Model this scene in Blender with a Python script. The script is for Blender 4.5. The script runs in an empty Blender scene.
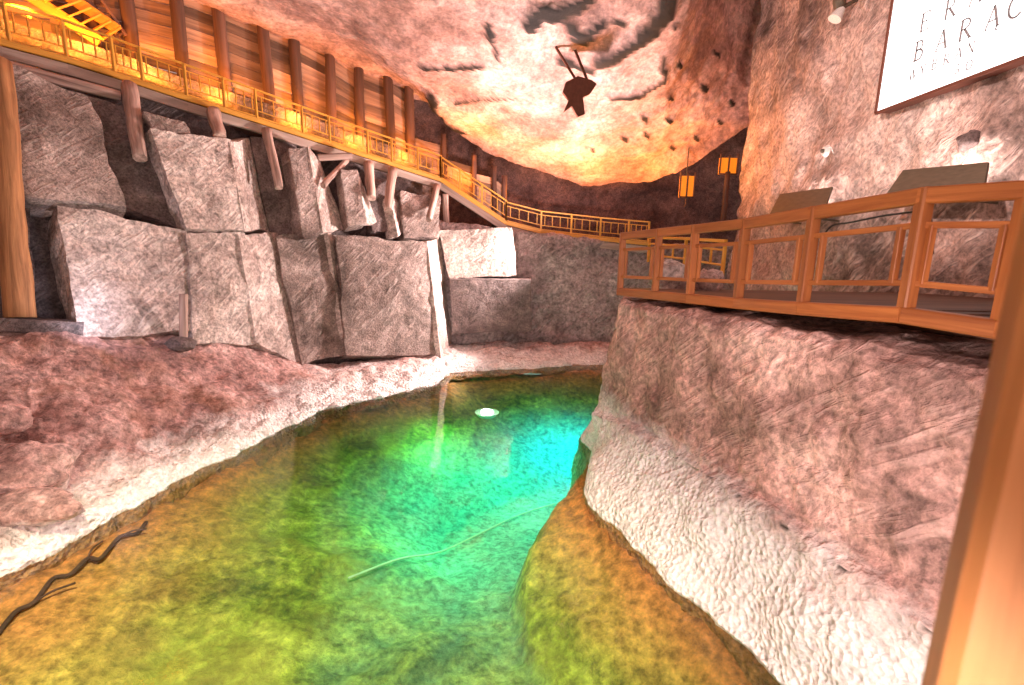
import bpy, bmesh, math, random
import numpy as np
from mathutils import Vector, Matrix, noise
random.seed(7)
scn = bpy.context.scene
C = scn.collection
R = math.radians

# ------------------------------------------------------------------ camera, world, exposure
F = 480.0; PITCH = R(11); ROLL = R(1.0)
fw = Vector((0, math.cos(PITCH), -math.sin(PITCH)))
r0 = Vector((1, 0, 0)); u0 = r0.cross(fw)
rt = r0 * math.cos(ROLL) + u0 * math.sin(ROLL)
up = -r0 * math.sin(ROLL) + u0 * math.cos(ROLL)
cd = bpy.data.cameras.new('camera'); cam = bpy.data.objects.new('camera', cd); C.objects.link(cam)
cd.sensor_width = 36; cd.lens = F / 1024 * 36; cd.clip_start = 0.05; cd.clip_end = 200
M = Matrix((rt, up, -fw)).transposed().to_4x4(); cam.matrix_world = M
cd.dof.use_dof = True; cd.dof.focus_distance = 9.0; cd.dof.aperture_fstop = cd.lens / 1000 / 0.014 
scn.camera = cam

w = bpy.data.worlds.new('world'); scn.world = w; w.use_nodes = True
bg = w.node_tree.nodes['Background']; bg.inputs[0].default_value = (1.0, 0.735, 0.66, 1); bg.inputs[1].default_value = 0.42
scn.view_settings.view_transform = 'Standard'; scn.view_settings.look = 'None'
scn.view_settings.exposure = 0.55; scn.view_settings.gamma = 1.0; scn.view_settings.use_curve_mapping = False

def at(x, y, d):
    """point on the line of sight through photo pixel (x, y) at forward distance d (metres)"""
    v = fw * F + rt * (x - 512) + up * (342.5 - y)
    return v * (d / v.y)
def atz(x, y, z):
    v = fw * F + rt * (x - 512) + up * (342.5 - y)
    return v * (z / v.z)
WATER = -4.6

def lamp(name, kind, loc, energy, col, size=0.3, aim=None, angle=None, blend=0.6):
    l = bpy.data.lights.new(name, kind); l.energy = energy; l.color = col
    o = bpy.data.objects.new(name, l); C.objects.link(o); o.location = loc
    if kind == 'AREA': l.size = size
    else: l.shadow_soft_size = size
    if angle: l.spot_size = R(angle); l.spot_blend = blend
    if aim is not None: o.rotation_euler = (Vector(aim) - Vector(loc)).to_track_quat('-Z', 'Y').to_euler()
    return o
ORANGE = (1.0, 0.32, 0.03); WARM = (1.0, 0.74, 0.58); WHITE = (1.0, 0.90, 0.86)
# flood on the far walkway that washes the roof
lamp('flood_ceiling', 'AREA', (1.0, 17.6, 1.0), 680, (1.0, 0.74, 0.72), 0.5, at(540, 60, 18))
# orange lamps hidden behind the ramp railing, turned to the plank wall
for (x, y, d, e) in [(20, 22, 13.3, 80), (80, 45, 14.2, 60), (150, 78, 15.2, 55), (225, 100, 16.6, 60), (300, 126, 18.3, 60), (360, 146, 19.6, 60), (410, 163, 20.6, 44), (462, 190, 21.4, 44)]:
    p = at(x, y - 7, d); lamp('ramp_lamp', 'AREA', p, e, ORANGE, 0.4, p + Vector((-0.55, 0.85, 0.35)))
# orange lamps of the alcove, turned up to the roof edge
for (x, y, d, e) in [(475, 165, 21.6, 90), (530, 205, 22.3, 120), (590, 212, 22.5, 150), (650, 212, 22.2, 150), (690, 195, 20.4, 85)]:
    p = at(x, y, d); lamp('alcove_lamp', 'AREA', p, e, ORANGE, 0.4, p + Vector((0, -0.45, 1)))
lamp('roof_lamp', 'AREA', at(392, 92, 22.0), 300, (1.0, 0.5, 0.12), 0.4, at(388, 10, 19.5))
# warm white floods in the chamber, some of them added fill
lamp('flood_back', 'SPOT', (2.2, 19.4, 0.0), 5200, (1.0, 0.80, 0.75), 0.3, (-8, 15.3, -0.8), 100, 0.6)
lamp('sign_fill', 'SPOT', (-3.0, 5.0, 6.0), 5200, (1.0, 0.74, 0.66), 0.3, (9.0, 10.2, 4.6), 46, 0.6)  # added fill that evens out the right wall
lamp('platform_fill', 'AREA', (-1.0, -3.5, 4.5), 230, (1.0, 0.76, 0.72), 1.2, (0, 9, -2))  # added soft fill from behind the camera
lamp('flood_bank', 'SPOT', (0.2, 0.1, -1.2), 1450, (1.0, 0.80, 0.74), 0.3, (3.2, 5.6, -3.2), 105)
lamp('flood_bank', 'SPOT', (-0.5, 0.2, -1.4), 1000, (1.0, 0.76, 0.70), 0.3, (-7.0, 8.5, -3.4), 90)
lamp('pool_fill', 'SPOT', (-1.5, 1.0, 5.5), 7500, (1.0, 0.84, 0.58), 0.3, (-2.6, 5.2, -5.5), 60, 0.8)  # added overhead fill that brightens the near pool bottom
# lamp on the ledge at the foot of the pale slab
p = at(92, 322, 10.4); lamp('ledge_lamp', 'AREA', p, 22, (0.80, 0.82, 1.0), 0.2, at(125, 270, 12.2))
p = at(6, 318, 10.6); lamp('ledge_lamp', 'POINT', p, 8, ORANGE, 0.08)
# lamps under water, turned to the pool bottom
lamp('pool_lamp', 'AREA', (2.3, 14.6, -4.75), 210, (0.03, 0.62, 1.0), 0.6, (1.8, 14.4, -8))
lamp('pool_lamp', 'AREA', (0.6, 12.4, -4.75), 75, (0.08, 1.0, 0.75), 0.8, (0.4, 12.0, -8))
lamp('pool_lamp', 'AREA', (-2.0, 13.0, -4.75), 60, (0.2, 1.0, 0.5), 0.8, (-2.0, 12.6, -8))
lamp('pool_lamp', 'AREA', (-1.6, 9.2, -4.75), 45, (0.4, 1.0, 0.45), 0.8, (-1.8, 8.8, -8))

# ------------------------------------------------------------------ helpers
def lerp(a, b, t): return a + (b - a) * t
def tag(o, label=None, cat=None, group=None, kind=None):
    if label: o['label'] = label
    if cat: o['category'] = cat
    if group: o['group'] = group
    if kind: o['kind'] = kind
    return o
def empty(name, loc, label, cat, group=None):
    o = bpy.data.objects.new(name, None); C.objects.link(o); o.location = loc; o.empty_display_size = 0.1
    return tag(o, label, cat, group)
def link(name, me, mat, parent=None, mw=None, smooth=False):
    o = bpy.data.objects.new(name, me); C.objects.link(o)
    if mat and not me.materials: me.materials.append(mat)
    if parent:
        o.parent = parent
        o.matrix_parent_inverse = Matrix.Translation(parent.location).inverted() if parent.type == 'EMPTY' else parent.matrix_basis.inverted()
    if mw is not None: o.matrix_basis = mw
    if smooth: me.polygons.foreach_set('use_smooth', [True] * len(me.polygons))
    return o
def mesh(name, verts, faces):
    me = bpy.data.meshes.new(name); me.from_pydata([tuple(v) for v in verts], [], faces); me.update(); return me
def frame(p0, p1, upv=(0, 0, 1)):
    """matrix: local X along p0->p1, local Z near up, origin in p0"""
    p0 = Vector(p0); x = (Vector(p1) - p0).normalized(); u = Vector(upv)
    if abs(x.dot(u)) > 0.98: u = Vector((0, 1, 0))
    y = u.cross(x).normalized(); z = x.cross(y)
    m = Matrix((x, y, z)).transposed().to_4x4(); m.translation = p0
    return m
def beam(name, p0, p1, wd, ht, mat, parent=None, upv=(0, 0, 1), ch=0.12):
    """squared timber with chamfered long edges; wd = across, ht = along up"""
    L = (Vector(p1) - Vector(p0)).length
    c = ch * min(wd, ht); a, b = wd / 2, ht / 2
    sec = [(-a + c, -b), (a - c, -b), (a, -b + c), (a, b - c), (a - c, b), (-a + c, b), (-a, b - c), (-a, -b + c)]
    V = [(0, y, z) for y, z in sec] + [(L, y, z) for y, z in sec]
    Fc = [(i, (i + 1) % 8, 8 + (i + 1) % 8, 8 + i) for i in range(8)] + [tuple(range(7, -1, -1)), tuple(range(8, 16))]
    return link(name, mesh(name, V, Fc), mat, parent, frame(p0, p1, upv))
def log(name, p0, p1, ra, rb, mat, parent=None, n=12, rings=8, rough=0.12, seed=0):
    L = (Vector(p1) - Vector(p0)).length; V = []; Fc = []
    for i in range(rings + 1):
        t = i / rings; rr = ra + (rb - ra) * t
        for k in range(n):
            an = 2 * math.pi * k / n
            d = 1 + rough * noise.noise(Vector((math.cos(an) * 1.3, math.sin(an) * 1.3, t * L * 1.7 + seed * 7.3)))
            bend = rr * 0.35 * noise.noise(Vector((t * 1.8, seed * 3.1, 0)))
            V.append((t * L, math.cos(an) * rr * d + bend, math.sin(an) * rr * d))
    for i in range(rings):
        for k in range(n):
            Fc.append((i * n + k, i * n + (k + 1) % n, (i + 1) * n + (k + 1) % n, (i + 1) * n + k))
    Fc.append(tuple(range(n - 1, -1, -1))); Fc.append(tuple(range(rings * n, rings * n + n)))
    me = mesh(name, V, Fc); o = link(name, me, mat, parent, frame(p0, p1), True)
    for p in me.polygons[-2:]: p.use_smooth = False
    return o
def fract(p, f, seed=0.0):
    return noise.fractal(Vector((p[0] * f + seed, p[1] * f - seed * 0.7, p[2] * f + seed * 0.3)), 0.9, 2.1, 4, noise_basis='PERLIN_ORIGINAL')
def resample(G, nu, nv):
    """G[rows][cols] of 3-vectors -> (nv, nu, 3), linear"""
    G = np.array([[tuple(p) for p in r] for r in G], float)
    a = np.linspace(0, G.shape[0] - 1, nv); b = np.linspace(0, G.shape[1] - 1, nu)
    i = np.minimum(a.astype(int), G.shape[0] - 2); j = np.minimum(b.astype(int), G.shape[1] - 2)
    s = (a - i)[:, None, None]; t = (b - j)[None, :, None]
    return (G[i][:, j] * (1 - s) * (1 - t) + G[i + 1][:, j] * s * (1 - t) + G[i][:, j + 1] * (1 - s) * t + G[i + 1][:, j + 1] * s * t)
def smooth_cols(P, n):
    for _ in range(n):
        Q = P.copy(); Q[:, 1:-1] = (P[:, :-2] + 2 * P[:, 1:-1] + P[:, 2:]) / 4; P = Q
    return P
def sheet(name, P, mat, amp=0.1, freq=0.5, amp2=0.03, freq2=2.5, flip=False, step=0.0, seed=0.0, seams=None, parent=None, extra=None):
    """rock surface from a grid of points, pushed along its normals by noise; seams = [(points, width, depth)] dark recessed veins"""
    nv, nu = P.shape[:2]
    du = np.gradient(P, axis=1); dv = np.gradient(P, axis=0)
    N = np.cross(du, dv); N /= (np.linalg.norm(N, axis=2, keepdims=True) + 1e-9)
    if flip: N = -N
    flat = P.reshape(-1, 3); nf = N.reshape(-1, 3)
    dsp = np.zeros(len(flat)); seam = np.zeros(len(flat))
    for k, p in enumerate(flat):
        a = fract(p, freq, seed)
        if step: a = a * 0.45 + 0.55 * (round(a * step) / step)
        dsp[k] = amp * a + amp2 * fract(p, freq2, seed + 5)
    if seams:
        for pts, wd, dep in seams:
            pts = np.array([tuple(p) for p in pts], float); best = np.full(len(flat), 1e9)
            for a, b in zip(pts[:-1], pts[1:]):
                ab = b - a; t = np.clip(((flat - a) @ ab) / (ab @ ab + 1e-9), 0, 1)
                best = np.minimum(best, np.linalg.norm(flat - (a + t[:, None] * ab), axis=1))
            wob = np.array([1 + 0.7 * fract(p, 1.4, 3.0) for p in flat])
            m = np.clip((1.2 - best / (wd * wob.clip(0.15))) * 3, 0, 1)
            seam = np.maximum(seam, m); dsp -= dep * m
    flat = flat + nf * dsp[:, None]
    if extra is not None: flat = extra(flat)
    Fc = []
    for i in range(nv - 1):
        for j in range(nu - 1):
            q = (i * nu + j, i * nu + j + 1, (i + 1) * nu + j + 1, (i + 1) * nu + j)
            Fc.append(q[::-1] if flip else q)
    me = mesh(name, flat, Fc)
    at_ = me.attributes.new('seam', 'FLOAT', 'POINT'); at_.data.foreach_set('value', seam.astype(np.float32))
    return link(name, me, mat, parent, None, True)
def boxblock(name, c8, mat, parent, n=12, amp=0.05, freq=1.4, amp2=0.015, seed=0.0, rnd=0.02):
    """rough stone block from 8 corners: front TL TR BR BL, back TL TR BR BL"""
    c = [np.array(tuple(p)) for p in c8]
    bm = bmesh.new(); key = {}
    def tri(u, v, s):
        f = c[0] * (1 - u) * (1 - v) + c[1] * u * (1 - v) + c[2] * u * v + c[3] * (1 - u) * v
        b = c[4] * (1 - u) * (1 - v) + c[5] * u * (1 - v) + c[6] * u * v + c[7] * (1 - u) * v
        return f * (1 - s) + b * s
    cen = sum(c) / 8
    def vert(i, j, k, m):
        kk = (i, j, k)
        if kk not in key:
            u, v, s = i / n, j / n, k / m
            p = tri(u, v, s)
            e = sum(1 for q in (u, v, s) if q in (0.0, 1.0))
            if e >= 2: p = p + (cen - p) * (rnd / max(np.linalg.norm(cen - p), 0.2)) * (e - 1)
            d = p - cen; d /= np.linalg.norm(d) + 1e-9
            p = p + d * (amp * fract(p, freq, seed) + amp2 * fract(p, freq * 4, seed + 9))
            key[kk] = bm.verts.new(p)
        return key[kk]
    m = max(2, n // 3)
    def face(fn, na, nb):
        for a in range(na):
            for b in range(nb):
                bm.faces.new([fn(a, b), fn(a + 1, b), fn(a + 1, b + 1), fn(a, b + 1)])
    face(lambda a, b: vert(a, n - b, 0, m), n, n); face(lambda a, b: vert(a, b, m, m), n, n)
    face(lambda a, b: vert(0, a, b, m), n, m); face(lambda a, b: vert(n, a, m - b, m), n, m)
    face(lambda a, b: vert(a, 0, m - b, m), n, m); face(lambda a, b: vert(a, n, b, m), n, m)
    bmesh.ops.recalc_face_normals(bm, faces=bm.faces)
    me = bpy.data.meshes.new(name); bm.to_mesh(me); bm.free()
    o = link(name, me, mat, parent)
    return o
def boulder(name, loc, sx, sy, sz, mat, parent=None, seed=0.0, sub=4, amp=0.25):
    bm = bmesh.new(); bmesh.ops.create_icosphere(bm, subdivisions=sub, radius=1)
    for v in bm.verts:
        d = 1 + amp * fract(v.co, 1.1, seed) + 0.05 * fract(v.co, 5, seed)
        v.co = Vector((v.co.x * sx * d, v.co.y * sy * d, v.co.z * sz * d))
    me = bpy.data.meshes.new(name); bm.to_mesh(me); bm.free()
    return link(name, me, mat, parent, Matrix.Translation(loc), True)

# ------------------------------------------------------------------ materials
def newmat(name):
    m = bpy.data.materials.new(name); m.use_nodes = True
    nt = m.node_tree; b = nt.nodes['Principled BSDF']
    return m, nt, b
def nd(nt, t, **kw):
    n = nt.nodes.new(t)
    for k, v in kw.items():
        if k in n.inputs: n.inputs[k].default_value = v
        else: setattr(n, k, v)
    return n
def ramp(nt, fac, stops):
    r = nt.nodes.new('ShaderNodeValToRGB'); e = r.color_ramp.elements
    e[0].position, e[0].color = stops[0][0], (*stops[0][1], 1)
    e[1].position, e[1].color = stops[-1][0], (*stops[-1][1], 1)
    for p, c in stops[1:-1]:
        q = e.new(p); q.color = (*c, 1)
    nt.links.new(fac, r.inputs[0]); return r
def mix(nt, fac, a, b, typ='MIX'):
    m = nt.nodes.new('ShaderNodeMix'); m.data_type = 'RGBA'; m.blend_type = typ
    for s, v in ((0, fac), (6, a), (7, b)):
        if hasattr(v, 'node'): nt.links.new(v, m.inputs[s])
        else: m.inputs[s].default_value = v if s == 0 else (*v, 1)
    return m.outputs[2]
def math_(nt, op, a, b=0.0, clamp=False):
    m = nt.nodes.new('ShaderNodeMath'); m.operation = op; m.use_clamp = clamp
    for i, v in enumerate((a, b)):
        if hasattr(v, 'node'): nt.links.new(v, m.inputs[i])
        else: m.inputs[i].default_value = v
    return m.outputs[0]
def rock(name, dark, mid, light, scale=0.7, bump=0.5, scratch=0.0, sdir=(0.6, 0.3, 1.0), crust=None, rough=0.8, speck=0.55, stain=None, grain=18, deep=None):
    m, nt, b = newmat(name); L = nt.links
    geo = nd(nt, 'ShaderNodeNewGeometry'); pos = geo.outputs['Position']
    big = nd(nt, 'ShaderNodeTexNoise', Scale=scale, Detail=6.0, Roughness=0.62, Distortion=0.5); L.new(pos, big.inputs['Vector'])
    col = ramp(nt, big.outputs['Fac'], [(0.35, dark), (0.50, mid), (0.65, light)]).outputs[0]
    med = nd(nt, 'ShaderNodeTexNoise', Scale=scale * 5, Detail=5.0, Roughness=0.7, Distortion=0.3); L.new(pos, med.inputs['Vector'])
    mr_ = ramp(nt, med.outputs['Fac'], [(0.32, (0.62,) * 3), (0.66, (1.38,) * 3)]).outputs[0]
    col = mix(nt, 1.0, col, mr_, 'MULTIPLY')
    fine = nd(nt, 'ShaderNodeTexNoise', Scale=grain, Detail=5.0, Roughness=0.7); L.new(pos, fine.inputs['Vector'])
    fr = ramp(nt, fine.outputs['Fac'], [(0.34, (1 - speck,) * 3), (0.66, (1 + speck,) * 3)]).outputs[0]
    col = mix(nt, 1.0, col, fr, 'MULTIPLY')
    h = math_(nt, 'ADD', math_(nt, 'MULTIPLY', med.outputs['Fac'], 0.8), math_(nt, 'MULTIPLY', fine.outputs['Fac'], 0.4))
    if scratch:
        m0 = nd(nt, 'ShaderNodeMapping'); L.new(pos, m0.inputs[0]); m0.inputs['Rotation'].default_value = sdir
        mp = nd(nt, 'ShaderNodeMapping'); L.new(m0.outputs[0], mp.inputs[0]); mp.inputs['Scale'].default_value = (1.3, 1.3, 9)
        wv = nd(nt, 'ShaderNodeTexNoise', Scale=1.0, Detail=3.0, Roughness=0.6, Distortion=0.4); L.new(mp.outputs[0], wv.inputs['Vector'])
        pit = nd(nt, 'ShaderNodeTexNoise', Scale=2.2, Detail=2.0); L.new(pos, pit.inputs['Vector'])
        pm = ramp(nt, pit.outputs['Fac'], [(0.42, (0, 0, 0)), (0.6, (1, 1, 1))]).outputs[0]
        wr_ = ramp(nt, wv.outputs['Fac'], [(0.48, (0, 0, 0)), (0.64, (1, 1, 1))]).outputs[0]
        sc = math_(nt, 'MULTIPLY', wr_, pm)
        h = math_(nt, 'ADD', h, math_(nt, 'MULTIPLY', sc, scratch))
        col = mix(nt, math_(nt, 'MULTIPLY', sc, min(0.5, scratch)), col, tuple(min(1, c * 1.35) for c in light))
    if stain:      # veins of another salt colour
        sn = nd(nt, 'ShaderNodeTexNoise', Scale=stain[1], Detail=4.0, Distortion=1.0); L.new(pos, sn.inputs['Vector'])
        sm = ramp(nt, sn.outputs['Fac'], [(0.5, (0, 0, 0)), (0.66, (1, 1, 1))]).outputs[0]
        col = mix(nt, math_(nt, 'MULTIPLY', sm, stain[2]), col, stain[0])
    if deep:
        s3 = nd(nt, 'ShaderNodeSeparateXYZ'); L.new(pos, s3.inputs[0]); m3 = nd(nt, 'ShaderNodeMapRange'); L.new(math_(nt, 'ADD', s3.outputs[2], math_(nt, 'MULTIPLY', math_(nt, 'SUBTRACT', med.outputs['Fac'], 0.5), 0.5)), m3.inputs[0])
        m3.inputs[1].default_value = -5.45; m3.inputs[2].default_value = -4.9
        col = mix(nt, m3.outputs[0], col, mix(nt, 1.0, (0.66, 0.27, 0.075), fr, 'MULTIPLY'))
        sx = nd(nt, 'ShaderNodeSeparateXYZ'); L.new(pos, sx.inputs[0]); mr = nd(nt, 'ShaderNodeMapRange'); L.new(sx.outputs[2], mr.inputs[0])
        mr.inputs[1].default_value = deep[0]; mr.inputs[2].default_value = deep[1]
        col = mix(nt, mr.outputs[0], col, mix(nt, 1.0, deep[2], fr, 'MULTIPLY'))
    if crust:      # white salt crystallised above the waterline
        z0, z1, cc = crust[:3]
        sx = nd(nt, 'ShaderNodeSeparateXYZ'); L.new(pos, sx.inputs[0])
        cn = nd(nt, 'ShaderNodeTexNoise', Scale=1.6, Detail=6.0, Roughness=0.7); L.new(pos, cn.inputs['Vector'])
        zz = math_(nt, 'ADD', sx.outputs[2], math_(nt, 'MULTIPLY', math_(nt, 'SUBTRACT', cn.outputs['Fac'], 0.5), crust[3]))
        mr = nd(nt, 'ShaderNodeMapRange'); L.new(zz, mr.inputs[0])
        mr.inputs[1].default_value = z1; mr.inputs[2].default_value = z0
        dry = math_(nt, 'GREATER_THAN', sx.outputs[2], WATER - 0.02)
        wet = math_(nt, 'SUBTRACT', 1.0, dry)
        col = mix(nt, math_(nt, 'MULTIPLY', mr.outputs[0], dry), col, mix(nt, 0.45, cc, fr, 'MULTIPLY'))
        col = mix(nt, math_(nt, 'MULTIPLY', wet, 0.85), col, mix(nt, 1.0, (0.50, 0.24, 0.07), fr, 'MULTIPLY'))
        vo = nd(nt, 'ShaderNodeTexVoronoi', Scale=13.0); L.new(pos, vo.inputs['Vector'])
        h = math_(nt, 'ADD', h, math_(nt, 'MULTIPLY', math_(nt, 'MULTIPLY', vo.outputs['Distance'], mr.outputs[0]), 0.7))
    sa = nd(nt, 'ShaderNodeAttribute', attribute_name='seam')
    col = mix(nt, sa.outputs['Fac'], col, (0.022, 0.016, 0.013))
    L.new(col, b.inputs['Base Color']); b.inputs['Roughness'].default_value = rough
    bp = nd(nt, 'ShaderNodeBump', Strength=bump, Distance=0.12); L.new(h, bp.inputs['Height']); L.new(bp.outputs[0], b.inputs['Normal'])
    return m
def wood(name, c0, c1, rough=0.6, scale=1.0, knots=True, var=0.35, bump=0.3):
    m, nt, b = newmat(name); L = nt.links
    tc = nd(nt, 'ShaderNodeTexCoord'); oi = nd(nt, 'ShaderNodeObjectInfo')
    mp = nd(nt, 'ShaderNodeMapping'); mp.inputs['Scale'].default_value = (0.8 * scale, 14 * scale, 14 * scale); L.new(tc.outputs['Object'], mp.inputs[0])
    off = nd(nt, 'ShaderNodeCombineXYZ'); L.new(math_(nt, 'MULTIPLY', oi.outputs['Random'], 50.0), off.inputs[0]); L.new(math_(nt, 'MULTIPLY', oi.outputs['Random'], 31.0), off.inputs[1])
    L.new(off.outputs[0], mp.inputs['Location'])
    n1 = nd(nt, 'ShaderNodeTexNoise', Scale=1.0, Detail=6.0, Roughness=0.65, Distortion=0.6); L.new(mp.outputs[0], n1.inputs['Vector'])
    col = ramp(nt, n1.outputs['Fac'], [(0.3, c0), (0.7, c1)]).outputs[0]
    v = math_(nt, 'ADD', 1 - var, math_(nt, 'MULTIPLY', oi.outputs['Random'], 2 * var))
    vc = nd(nt, 'ShaderNodeCombineXYZ')
    for i in range(3): L.new(v, vc.inputs[i])
    col = mix(nt, 1.0, col, vc.outputs[0], 'MULTIPLY')
    L.new(col, b.inputs['Base Color']); b.inputs['Roughness'].default_value = rough
    bp = nd(nt, 'ShaderNodeBump', Strength=bump, Distance=0.02); L.new(n1.outputs['Fac'], bp.inputs['Height']); L.new(bp.outputs[0], b.inputs['Normal'])
    return m
def plain(name, col, rough=0.5, metal=0.0, emit=None, es=0.0):
    m, nt, b = newmat(name)
    n1 = nd(nt, 'ShaderNodeTexNoise', Scale=12.0, Detail=3.0)
    c = ramp(nt, n1.outputs['Fac'], [(0.3, tuple(x * 0.8 for x in col)), (0.7, tuple(min(1, x * 1.1) for x in col))]).outputs[0]
    nt.links.new(c, b.inputs['Base Color']); b.inputs['Roughness'].default_value = rough; b.inputs['Metallic'].default_value = metal
    if emit: b.inputs['Emission Color'].default_value = (*emit, 1); b.inputs['Emission Strength'].default_value = es
    return m

SALT = (0.92, 0.86, 0.84)
m_left = rock('grey_salt', (0.11, 0.075, 0.063), (0.25, 0.182, 0.16), (0.42, 0.33, 0.30), 0.55, 0.6, 0.5, (-0.5, 0.5, 0.0))
m_slab = rock('pale_lit_salt', (0.27, 0.195, 0.172), (0.44, 0.342, 0.308), (0.64, 0.54, 0.50), 0.6, 0.55, 0.5, (-0.5, 0.5, 0.0), grain=11)  # also on side faces turned to the lamp, their brightness put into the colour
m_dark = rock('dark_shaded_salt', (0.07, 0.048, 0.044), (0.14, 0.10, 0.095), (0.23, 0.17, 0.16), 0.7, 0.6, 0.4, (-0.5, 0.5, 0.0))  # also in the left wall recesses, their shade put into the colour
m_bank = rock('bank_salt', (0.22, 0.115, 0.10), (0.42, 0.245, 0.22), (0.60, 0.41, 0.38), 0.6, 0.8, 0.0, crust=(-4.38, -3.95, SALT, 0.9), grain=9, stain=((0.5, 0.22, 0.08), 0.5, 0.3))
m_block = rock('block_salt', (0.15, 0.08, 0.068), (0.47, 0.27, 0.235), (0.76, 0.49, 0.44), 0.32, 0.8, 0.3, (0.5, 0.5, 0.2), crust=(-3.6, -2.9, SALT, 1.3), grain=10)
m_back = rock('back_salt', (0.18, 0.125, 0.12), (0.32, 0.235, 0.23), (0.46, 0.37, 0.36), 0.5, 0.8, 0.9, (0.0, 0.7, 0.0), grain=8)
m_ceil = rock('roof_salt', (0.30, 0.165, 0.14), (0.52, 0.305, 0.265), (0.70, 0.475, 0.435), 0.4, 0.5, 0.0, grain=7, speck=0.35)
m_right = rock('wall_salt', (0.14, 0.095, 0.08), (0.42, 0.30, 0.265), (0.70, 0.55, 0.50), 0.28, 0.8, 0.6, (0.7, 0.0, 0.0), grain=9)
m_alc = rock('alcove_rock', (0.07, 0.035, 0.03), (0.13, 0.07, 0.06), (0.20, 0.11, 0.09), 0.8, 0.6)
m_bed = rock('pool_bed', (0.10, 0.10, 0.010), (0.31, 0.27, 0.03), (0.56, 0.44, 0.07), 1.1, 0.8, 0.0, grain=6, speck=0.55, stain=((0.66, 0.40, 0.08), 0.4, 0.4), deep=(-5.6, -6.5, (0.28, 0.46, 0.36)))
m_rail = wood('walkway_timber', (0.27, 0.07, 0.018), (0.52, 0.175, 0.05), 0.5, var=0.15)
m_yel = wood('yellow_timber', (0.50, 0.22, 0.025), (0.74, 0.36, 0.05), 0.5, var=0.12)
m_plank = wood('plank_timber', (0.15, 0.08, 0.055), (0.56, 0.33, 0.21), 0.7, 0.35, var=0.7)
m_log = wood('log_timber', (0.05, 0.024, 0.017), (0.16, 0.075, 0.05), 0.8, 0.35, var=0.25, bump=0.6)
m_pole = wood('pole_timber', (0.16, 0.06, 0.02), (0.55, 0.25, 0.10), 0.8, 0.5, var=0.1, bump=0.8)
m_prop = wood('prop_timber', (0.12, 0.065, 0.05), (0.66, 0.45, 0.38), 0.8, 0.5, var=0.2, bump=0.6)
m_fasc = wood('grey_timber', (0.24, 0.17, 0.14), (0.50, 0.37, 0.31), 0.8, 0.5, var=0.15)
m_floor = wood('shaded_deck_timber', (0.07, 0.03, 0.016), (0.17, 0.08, 0.045), 0.7, var=0.25)  # boards darker than other timber, shade on the deck put into the colour
m_fore = wood('post_timber', (0.30, 0.11, 0.03), (0.52, 0.22, 0.075), 0.55, 0.8, var=0.1)
m_metal = plain('dark_metal', (0.12, 0.095, 0.065), 0.6, 0.2)
m_rust = plain('rusty_iron', (0.16, 0.055, 0.035), 0.8, 0.3)
m_white = plain('white_plastic', (0.8, 0.78, 0.76), 0.5)
m_sign = plain('lightbox_face', (0.9, 0.9, 0.9), 0.4, emit=(1, 0.98, 0.97), es=1.3)
m_ink = plain('grey_ink', (0.22, 0.22, 0.24), 0.6)
m_bulb = plain('lit_lens', (1, 1, 1), 0.4, emit=(0.95, 1.0, 0.85), es=45)
m_glow = plain('lit_amber', (0.5, 0.16, 0.02), 0.4, emit=(1, 0.24, 0.01), es=0.6)
m_dish = plain('halo_green_dish', (0.30, 0.55, 0.35), 0.5)  # pale green gives the halo of glow around the lens
m_cable = plain('pale_cable', (0.75, 0.70, 0.5), 0.6)
m_bcab = plain('black_cable', (0.02, 0.02, 0.02), 0.5)

def water_material():
    m = bpy.data.materials.new('green_water'); m.use_nodes = True; nt = m.node_tree; nt.nodes.clear(); L = nt.links
    out = nd(nt, 'ShaderNodeOutputMaterial')
    fr = nd(nt, 'ShaderNodeFresnel', IOR=1.33)
    g = nd(nt, 'ShaderNodeBsdfGlossy', Roughness=0.03); t = nd(nt, 'ShaderNodeBsdfTransparent')
    geo = nd(nt, 'ShaderNodeNewGeometry')
    n1 = nd(nt, 'ShaderNodeTexNoise', Scale=2.2, Detail=3.0, Roughness=0.6); L.new(geo.outputs['Position'], n1.inputs['Vector'])
    bp = nd(nt, 'ShaderNodeBump', Strength=0.10, Distance=0.06); L.new(n1.outputs['Fac'], bp.inputs['Height'])
    L.new(bp.outputs[0], g.inputs['Normal']); L.new(bp.outputs[0], fr.inputs['Normal'])
    mx = nd(nt, 'ShaderNodeMixShader'); L.new(fr.outputs[0], mx.inputs[0]); L.new(t.outputs[0], mx.inputs[1]); L.new(g.outputs[0], mx.inputs[2])
    L.new(mx.outputs[0], out.inputs['Surface'])
    va = nd(nt, 'ShaderNodeVolumeAbsorption', Color=(0.0, 0.86, 0.70, 1), Density=0.28); L.new(va.outputs[0], out.inputs['Volume'])
    return m
m_water = water_material()

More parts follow.
